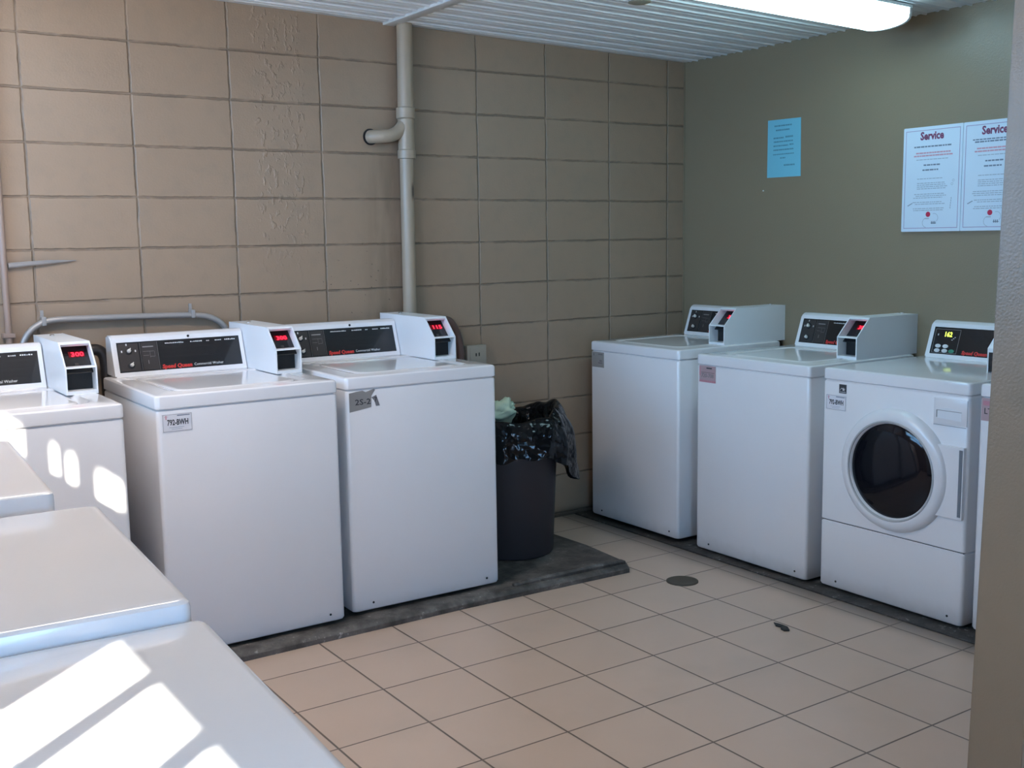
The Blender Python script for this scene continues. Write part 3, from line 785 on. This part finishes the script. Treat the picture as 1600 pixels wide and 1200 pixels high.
# ------------------------------------------------------------------ trash can
t = tag(empty('trash_can', (-1.36, -0.455, 0.034)), 'dark round trash can with a black bag folded over its rim', 'trash can')
bm = bmesh.new()
lathe(bm, [(0.165, 0.0), (0.186, 0.004), (0.190, 0.012), (0.214, 0.56), (0.222, 0.565), (0.226, 0.58), (0.226, 0.60), (0.215, 0.605), (0.205, 0.58), (0.182, 0.02)], 48)
finish(bm, 'can_body', M['can'], t)
bm = bmesh.new(); n = 120; rows = 26; L = []
rn = random.Random(11)
ph = [rn.uniform(0, 6.28) for _ in range(8)]
for j in range(rows):
    s_ = j/(rows-1); ring = []
    for k in range(n):
        a = 2*PI*k/n
        # the flap towards the right of the view bulges, stands higher and hangs lower
        side = max(0.0, math.cos(a - math.radians(-42)))**1.5
        tip = max(0.0, math.cos(a - math.radians(-20)))**4
        folds = 0.5*math.sin(6*a+ph[0]+1.5*s_) + 0.4*math.sin(11*a+ph[1]-2*s_) + 0.3*math.sin(17*a+ph[2]+3*s_)
        folds = folds if folds > 0 else folds*0.45
        drop = 0.135 + 0.02*math.sin(3*a+ph[4]) + 0.030*side + 0.105*tip
        crest = 0.625 + 0.055*side + 0.018*math.sin(2*a+ph[6])
        if s_ < 0.25:
            q = s_/0.25; rad = 0.150 + 0.058*q + 0.01*side; hh = 0.48 + (crest-0.48)*math.sin(q*PI/2)
        else:
            q = (s_-0.25)/0.75
            rad = 0.210 + (0.030+0.040*side)*math.sin(min(1.0, q*1.5)*PI/2) + 0.014*q
            hh = crest - (crest-0.60+drop)*q**1.35 + 0.004
        rad += folds*(0.006+0.014*s_)*(1+0.6*side)
        hh += 0.007*math.sin(9*a+ph[5])*(1-abs(2*s_-1)) + 0.006*math.sin(13*a+ph[3])*s_
        p3 = Vector((rad*math.cos(a), rad*math.sin(a), hh))
        nz = mnoise.noise(p3*17.0 + Vector((3, 1, 2)))
        p3 *= 1 + 0.013*nz
        ring.append(p3)
    L.append(ring)
rings(bm, L, False, False)
finish(bm, 'bag_liner', M['bag'], t, angle=75)
# contents: pale green plastic crumpled at the back of the can
bm = bmesh.new()
bmesh.ops.create_icosphere(bm, subdivisions=4, radius=1.0)
rn = random.Random(5)
for v in bm.verts:
    p = v.co.copy(); nz = mnoise.fractal(p*1.7, 1.0, 2.0, 4); nr = abs(mnoise.noise(p*3.1))
    v.co = Vector((p.x*0.085*(1+0.35*nz), p.y*0.060*(1+0.35*nz), p.z*0.055*(1+0.5*nz-0.35*nr)))
o = finish(bm, 'crumpled_bag', M['green'], None, angle=50)
o.location = (-1.375, -0.385, 0.672); o.rotation_euler = (0.1, -0.25, -0.5)
tag(o, 'crumpled pale green plastic bag sticking out of the trash can', 'bag')

# ------------------------------------------------------------------ pipes on the back wall
p = tag(empty('drain_standpipe', (-1.635, -0.052, 0.96)), 'tall tan-painted vertical pipe on the block wall', 'pipe')
bm = bmesh.new(); tube(bm, [(-0.008, 0, 0.0), (-0.004, 0, 0.88)], 0.031, 20); finish(bm, 'lower_pipe', M['pipe'], p)
bm = bmesh.new(); tube(bm, [(-0.001, 0, 1.085), (0.004, 0, zc(-1.635)-0.96-0.004)], 0.036, 20); finish(bm, 'upper_pipe', M['pipe'], p)
bm = bmesh.new()
lathe(bm, [(0.034, 0.868), (0.041, 0.870), (0.041, 0.905), (0.037, 0.910), (0.037, 1.045), (0.043, 1.05), (0.043, 1.095), (0.036, 1.098)], 24, 'z', (-0.002, 0, 0))
tube(bm, arc([(0.0, 0.0, 1.04), (-0.035, 0.0, 0.995), (-0.075, 0.0, 0.972), (-0.118, 0.006, 0.966), (-0.152, 0.030, 0.965), (-0.160, 0.050, 0.965)], 5), 0.030, 16)
finish(bm, 'branch_fitting', M['pipe'], p)
bm = bmesh.new(); lathe(bm, [(0.028, 0.0), (0.036, 0.0), (0.037, 0.0035), (0.028, 0.0035)], 24, 'y', (-0.158, 0.0475, 0.965), closed=True)
finish(bm, 'wall_hole_rim', M['deep'], p)

c = tag(empty('conduit_arch', (-2.9, -0.030, 0.75)), 'grey conduit arching low over the block wall behind the washers', 'conduit')
bm = bmesh.new()
pts = [(-0.43, 0, 0.05), (-0.425, 0, 0.28), (-0.405, 0, 0.36), (-0.36, 0, 0.405), (-0.30, 0, 0.424), (-0.15, 0, 0.424), (0.10, 0, 0.420), (0.26, 0, 0.414), (0.32, 0, 0.402), (0.365, 0, 0.375), (0.395, 0, 0.33), (0.405, 0, 0.26), (0.41, 0, 0.05)]
tube(bm, arc(pts, 6), 0.0125, 12); finish(bm, 'conduit_tube', M['conduit'], c)
for x in (-0.335, 0.245):
    bm = bmesh.new(); box(bm, x-0.008, x+0.008, -0.0145, 0.029, 0.404, 0.438, 0.002); box(bm, x-0.006, x+0.006, 0.024, 0.029, 0.43, 0.462)
    finish(bm, 'strap', M['conduit'], c, smooth=False)
c = tag(empty('wall_conduit', (-3.362, -0.024, 0.75)), 'thin brownish vertical conduit at the left edge of the block wall', 'conduit')
bm = bmesh.new(); tube(bm, [(0.0, 0, 0.0), (0.001, 0, 0.6), (0.010, 0, zc(-3.36)-0.752)], 0.0125, 12); finish(bm, 'conduit_tube', M['brownpaint'], c)
bm = bmesh.new(); box(bm, -0.022, 0.022, -0.016, 0.022, 0.365, 0.382, 0.002); finish(bm, 'strap', M['brownpaint'], c, smooth=False)
bm = bmesh.new(); tube(bm, [(-3.345, -0.018, 1.387), (-3.28, -0.016, 1.392), (-3.19, -0.012, 1.398), (-3.095, -0.006, 1.401)], [0.011, 0.010, 0.008, 0.0015], 8)
o = finish(bm, 'tapered_rod', M['conduit']); tag(o, 'tapering grey stub beside the brownish vertical conduit', 'rod')  # grey rod tapering away from the conduit

# ------------------------------------------------------------------ outlet and hoses behind the left machines
ob = tag(empty('outlet_box', (-1.275, -0.002, 0.88)), 'tan-painted outlet box low on the block wall beside the hose', 'outlet')
bm = bmesh.new(); box(bm, -0.055, 0.055, -0.045, 0.0, -0.05, 0.068, 0.004); finish(bm, 'box', M['outlet'], ob)
bm = bmesh.new(); box(bm, -0.040, 0.040, -0.048, -0.044, -0.038, 0.055, 0.001)
for x in (-0.012, 0.012): pass
finish(bm, 'cover_plate', M['outlet'], ob)
bm = bmesh.new(); box(bm, -0.010, -0.004, -0.0495, -0.0475, 0.015, 0.030); box(bm, 0.008, 0.013, -0.0495, -0.0475, 0.015, 0.032); finish(bm, 'sockets', M['deep'], ob, smooth=False)
bm = bmesh.new()
tube(bm, arc([(-1.50, -0.045, 0.036), (-1.50, -0.045, 0.70), (-1.52, -0.045, 0.95), (-1.485, -0.045, 1.065), (-1.43, -0.045, 1.075), (-1.385, -0.045, 1.01), (-1.368, -0.045, 0.92), (-1.37, -0.045, 0.80)], 7), 0.019, 14)
o = finish(bm, 'drain_hose', M['brownhose']); tag(o, 'dark brown hose looping up behind the torn-sticker washer', 'hose')
bm = bmesh.new()
tube(bm, arc([(-3.12, -0.10, 0.036), (-3.12, -0.10, 0.60), (-3.118, -0.10, 0.9), (-3.10, -0.10, 1.03), (-3.066, -0.10, 1.055), (-3.035, -0.10, 1.02), (-3.03, -0.10, 0.90), (-3.03, -0.10, 0.70)], 7), 0.022, 14)
o = finish(bm, 'drain_hose', M['hose']); tag(o, 'black rubber hose in the gap left of the white-stickered washer', 'hose')

# ------------------------------------------------------------------ notices on the right wall
def wallframe(y, z, off): return Matrix.Translation((XR-off, y, z)) @ FR_RIGHTWALL
bn = bmesh.new(); F = wallframe(-0.612, 1.744, 0.0)
lo = [(0, 0.0), (0.217, -0.002), (0.213, 0.279), (0.001, 0.282)]
rings(bn, [[F @ Vector((a, b, 0.0004)) for a, b in lo], [F @ Vector((a, b, 0.0016)) for a, b in lo]])
bp = tag(finish(bn, 'paper_sign', M['bluepaper'], smooth=False), 'bright blue paper notice on the smooth wall', 'notice')
G = wallframe(-0.612, 1.744, 0.0016); rnd = random.Random(9)
bn = bmesh.new()
for v, u0, u1, h in ((0.247, 0.045, 0.160, 0.010), (0.226, 0.055, 0.145, 0.010), (0.188, 0.040, 0.105, 0.010), (0.190, 0.118, 0.165, 0.012), (0.170, 0.042, 0.168, 0.009), (0.150, 0.040, 0.135, 0.009), (0.152, 0.145, 0.168, 0.010), (0.130, 0.040, 0.168, 0.009), (0.109, 0.038, 0.172, 0.007), (0.090, 0.085, 0.118, 0.008), (0.053, 0.110, 0.178, 0.011)):
    words(bn, G, u0, u1, v, h*0.7, rnd, 0.004, 0.010, 0.003)
finish(bn, 'handwriting', M['blueink'], bp, smooth=False)

def ring2d(bm, F, cx, cy, r0, r1, a0, a1, n=20):
    pts = [(cx+r1*math.cos(a0+(a1-a0)*k/n), cy+r1*math.sin(a0+(a1-a0)*k/n)) for k in range(n+1)] + [(cx+r0*math.cos(a1-(a1-a0)*k/n), cy+r0*math.sin(a1-(a1-a0)*k/n)) for k in range(n+1)]
    for k in range(n):
        q = [pts[k], pts[k+1], pts[2*n-k], pts[2*n+1-k]]
        bm.faces.new([bm.verts.new(F @ Vector((a, b, 0.0003))) for a, b in q])

def notice(y, label, seed, heavy):
    w, h = 0.291, 0.450
    bn = bmesh.new(); F = wallframe(y, 1.463, 0.0); box_pts = rrect(0, w, 0, h, 0.004, 2)
    rings(bn, [[F @ Vector((a, b, 0.0005)) for a, b in box_pts], [F @ Vector((a, b, 0.013)) for a, b in box_pts]])
    root = tag(finish(bn, 'service_sign', M['paper'], smooth=False), label, 'notice', 'service notices on the smooth wall')
    G = wallframe(y, 1.463, 0.0132); r = random.Random(seed)
    bn = bmesh.new()
    for q in ((0.012, w-0.012, 0.014, 0.0165), (0.012, w-0.012, h-0.0165, h-0.014), (0.012, 0.0142, 0.014, h-0.014), (w-0.0142, w-0.012, 0.014, h-0.014)): quad(bn, G, *q)
    finish(bn, 'border', M['border'], root, smooth=False)
    add_text('Service', 0.047, G @ Matrix.Translation((0.085, 0.395, 0)), 'title', M['title'], root, width=0.115, bold=0.0016)
    bn = bmesh.new()
    for v, a, b in ((0.362, 0.055, 0.240), (0.283, 0.105, 0.185), (0.262, 0.100, 0.180)): words(bn, G, a, b, v, 0.006, r, 0.008, 0.02, 0.003)
    if heavy: words(bn, G, 0.045, 0.25, 0.372, 0.005, r, 0.01, 0.02, 0.003)
    finish(bn, 'heading_lines', M['darkgreytext'], root, smooth=False)
    bn = bmesh.new()
    for v, a, b in ((0.335, 0.065, 0.235), (0.323, 0.055, 0.245)): words(bn, G, a, b, v, 0.006, r, 0.008, 0.02, 0.002)
    finish(bn, 'red_lines', M['redtext'], root, smooth=False)
    for para in ((0.308,), (0.226,), (0.207, 0.199, 0.191, 0.183), (0.160, 0.152, 0.144), (0.125, 0.117), (0.098, 0.090)):
        bn = bmesh.new()
        for v in para:
            a = 0.075 if 0.18 < v < 0.23 else r.uniform(0.050, 0.075)
            words(bn, G, a, r.uniform(0.20, 0.225), v, 0.0035, r)
        finish(bn, 'paragraph', M['greytext'], root, smooth=False)
    bn = bmesh.new()
    bn.faces.new([bn.verts.new(G @ Vector((0.135+0.0115*math.cos(k*PI/10), 0.074+0.0115*math.sin(k*PI/10), 0.0003))) for k in range(20)])
    finish(bn, 'red_emblem', M['reddot'], root, smooth=False)
    bn = bmesh.new(); ring2d(bn, G, 0.128, 0.038, 0.019, 0.021, 1.6, 4.6); ring2d(bn, G, 0.165, 0.058, 0.018, 0.020, -0.9, 1.9)
    ring2d(bn, G, 0.253, 0.215, 0.004, 0.0055, 0.0, 6.28); ring2d(bn, G, 0.247, 0.200, 0.004, 0.0055, 0.0, 6.28)
    quad(bn, G, 0.118, 0.140, 0.054, 0.058)
    for k in range(5): quad(bn, G, 0.240+k*0.001, 0.243+k*0.001, 0.096+k*0.010, 0.104+k*0.010)
    finish(bn, 'line_drawings', M['greytext'], root, smooth=False)
    bn = bmesh.new()
    for k in range(4): quad(bn, G, 0.030+k*0.006, 0.036+k*0.006, 0.112+k*0.003, 0.1155+k*0.003)
    for k in range(3): quad(bn, G, 0.152+k*0.008, 0.156+k*0.008, 0.032, 0.044)
    quad(bn, G, 0.150, 0.176, 0.0345, 0.0375)
    finish(bn, 'dark_marks', M['darkgreytext'], root, smooth=False)
    return root
notice(-1.424, 'white service notice nearer the blue paper, shown whole', 1, False)
notice(-1.717, 'white service notice partly hidden by the scuffed wall end', 2, True)
bm = bmesh.new(); lathe(bm, [(0.004, 0), (0.004, 0.003), (0.002, 0.006)], 10); bmesh.ops.transform(bm, matrix=wallframe(-0.588, 1.681, 0.0), verts=bm.verts)
tag(finish(bm, 'wall_nail', M['nail']), 'tiny pale nail in the smooth wall below the blue notice', 'nail')

# ------------------------------------------------------------------ ceiling things
def fluorescent(x, y, label, lampmat):
    lf = tag(empty('ceiling_light', (x, y, zc(x))), label, 'ceiling light')
    x0, x1 = -0.62, 0.62
    sl = -0.0213
    def zt_(x): return sl*x - 0.008
    bm = bmesh.new()
    L = []
    for x in (x0, x1): L.append([(x, -0.145, zt_(x)), (x, 0.115, zt_(x)), (x, 0.115, zt_(x)-0.012), (x, -0.145, zt_(x)-0.012)])
    rings(bm, L); finish(bm, 'housing', M['fixture'], lf, smooth=False)
    bm = bmesh.new()
    prof = [(-0.140, -0.012), (-0.140, -0.030)] + [(-0.015-0.125*math.cos(k*PI/12)*1.0, -0.030-0.048*math.sin(k*PI/12)**0.6) for k in range(1, 12)] + [(0.110, -0.030), (0.110, -0.012)]
    L = [[(x, yy, zt_(x)+zz) for yy, zz in prof] for x in (x0+0.012, x1-0.010)]
    rings(bm, L); finish(bm, 'diffuser', lampmat, lf)
    for x in (x0, x1-0.010):
        bm = bmesh.new()
        rings(bm, [[(xx, yy*1.01, zt_(xx)+zz*1.03) for yy, zz in prof] for xx in (x-0.002, x+0.012)])
        finish(bm, 'end_cap', M['fixture'], lf)
fluorescent(-0.72, -1.455, 'long lit fluorescent ceiling light with wraparound diffuser', M['lamp'])
fluorescent(-3.50, -1.42, 'unseen fill light added above the washers on the left', M['fill_lamp'])  # unseen fixture added to brighten the left part of the block wall
bm = bmesh.new(); lathe(bm, [(0.046, 0.0), (0.046, -0.004), (0.030, -0.009), (0.002, -0.009)], 28, 'z', (-1.055, -0.995, zc(-1.055)-0.006))
tag(finish(bm, 'ceiling_disc', M['disc']), 'small tan round plate on the ribbed ceiling', 'ceiling plate')

# ------------------------------------------------------------------ on the floor
bm = bmesh.new(); lathe(bm, [(0.068, 0.0), (0.068, 0.003), (0.060, 0.004), (0.056, 0.002), (0.002, 0.002)], 36, 'z', (-0.985, -1.193, 0.0))
dr = tag(finish(bm, 'floor_drain', M['drain']), 'round rusty floor drain set into the tiles', 'drain')
bm = bmesh.new()
sc_ = [(-1.058, -1.775), (-1.064, -1.800), (-1.052, -1.815), (-1.060, -1.845), (-1.078, -1.870), (-1.095, -1.860), (-1.090, -1.838), (-1.074, -1.830), (-1.080, -1.806)]
rings(bm, [[(x, y, 0.0006) for x, y in sc_], [(x*1.0+0.002*math.sin(i*2.1), y, 0.004+0.004*abs(math.sin(i*1.7))) for i, (x, y) in enumerate(sc_)]])
tag(finish(bm, 'leaf_scrap', M['scrap'], smooth=False), 'small dark scrap lying on the floor tiles', 'debris')

# ------------------------------------------------------------------ light
w = bpy.data.worlds.new('World'); SC.world = w; w.use_nodes = True
bg = w.node_tree.nodes['Background']
bg.inputs[0].default_value = (0.26, 0.56, 1.0, 1); bg.inputs[1].default_value = 16.5
sd = bpy.data.lights.new('sun', 'SUN'); sd.energy = 60.0; sd.color = (1.0, 0.92, 0.82); sd.angle = math.radians(0.8)
so = bpy.data.objects.new('sun', sd); COL.objects.link(so); so.location = (-9, -9, 7)
el = math.radians(29.7)
dirv = Vector((0.74*math.cos(el), 0.672*math.cos(el), -math.sin(el)))
so.rotation_euler = dirv.to_track_quat('-Z', 'Y').to_euler()
def portal(name, loc, sx, sy, rot):
    d = bpy.data.lights.new(name, 'AREA'); d.shape = 'RECTANGLE'; d.size = sx; d.size_y = sy; d.cycles.is_portal = True
    o = bpy.data.objects.new(name, d); COL.objects.link(o); o.location = loc; o.rotation_euler = rot
for k, (y0, y1, z0, z1, _, _) in WIN.items():
    portal('window_portal_%d' % k, (XL-0.09, (y0+y1)/2, (z0+z1)/2), z1-z0, y1-y0, (0, -PI/2, 0))
portal('door_portal', ((DX0+DX1)/2, YF-0.02, DZ/2), DX1-DX0, DZ, (PI/2, 0, 0))

# ------------------------------------------------------------------ camera
cd = bpy.data.cameras.new('camera'); cd.sensor_fit = 'HORIZONTAL'; cd.sensor_width = 36.0; cd.lens = 1706.063/1600*36.0; cd.clip_start = 0.05
co = bpy.data.objects.new('camera', cd); COL.objects.link(co)
co.location = (-4.094765, -4.528716, 1.459561); co.rotation_mode = 'XYZ'
co.rotation_euler = (1.4384725, 0.0153018, -0.5953647)
SC.camera = co

SC.view_settings.view_transform = 'Standard'; SC.view_settings.look = 'None'
SC.view_settings.gamma = 1.0; SC.view_settings.use_curve_mapping = False
SC.view_settings.exposure = 0.12
SC.cycles.use_denoising = True
SC.cycles.max_bounces = 10; SC.cycles.diffuse_bounces = 6; SC.cycles.glossy_bounces = 4; SC.cycles.transparent_max_bounces = 8
SC.cycles.sample_clamp_indirect = 6.0
SC.cycles.caustics_reflective = False; SC.cycles.caustics_refractive = False
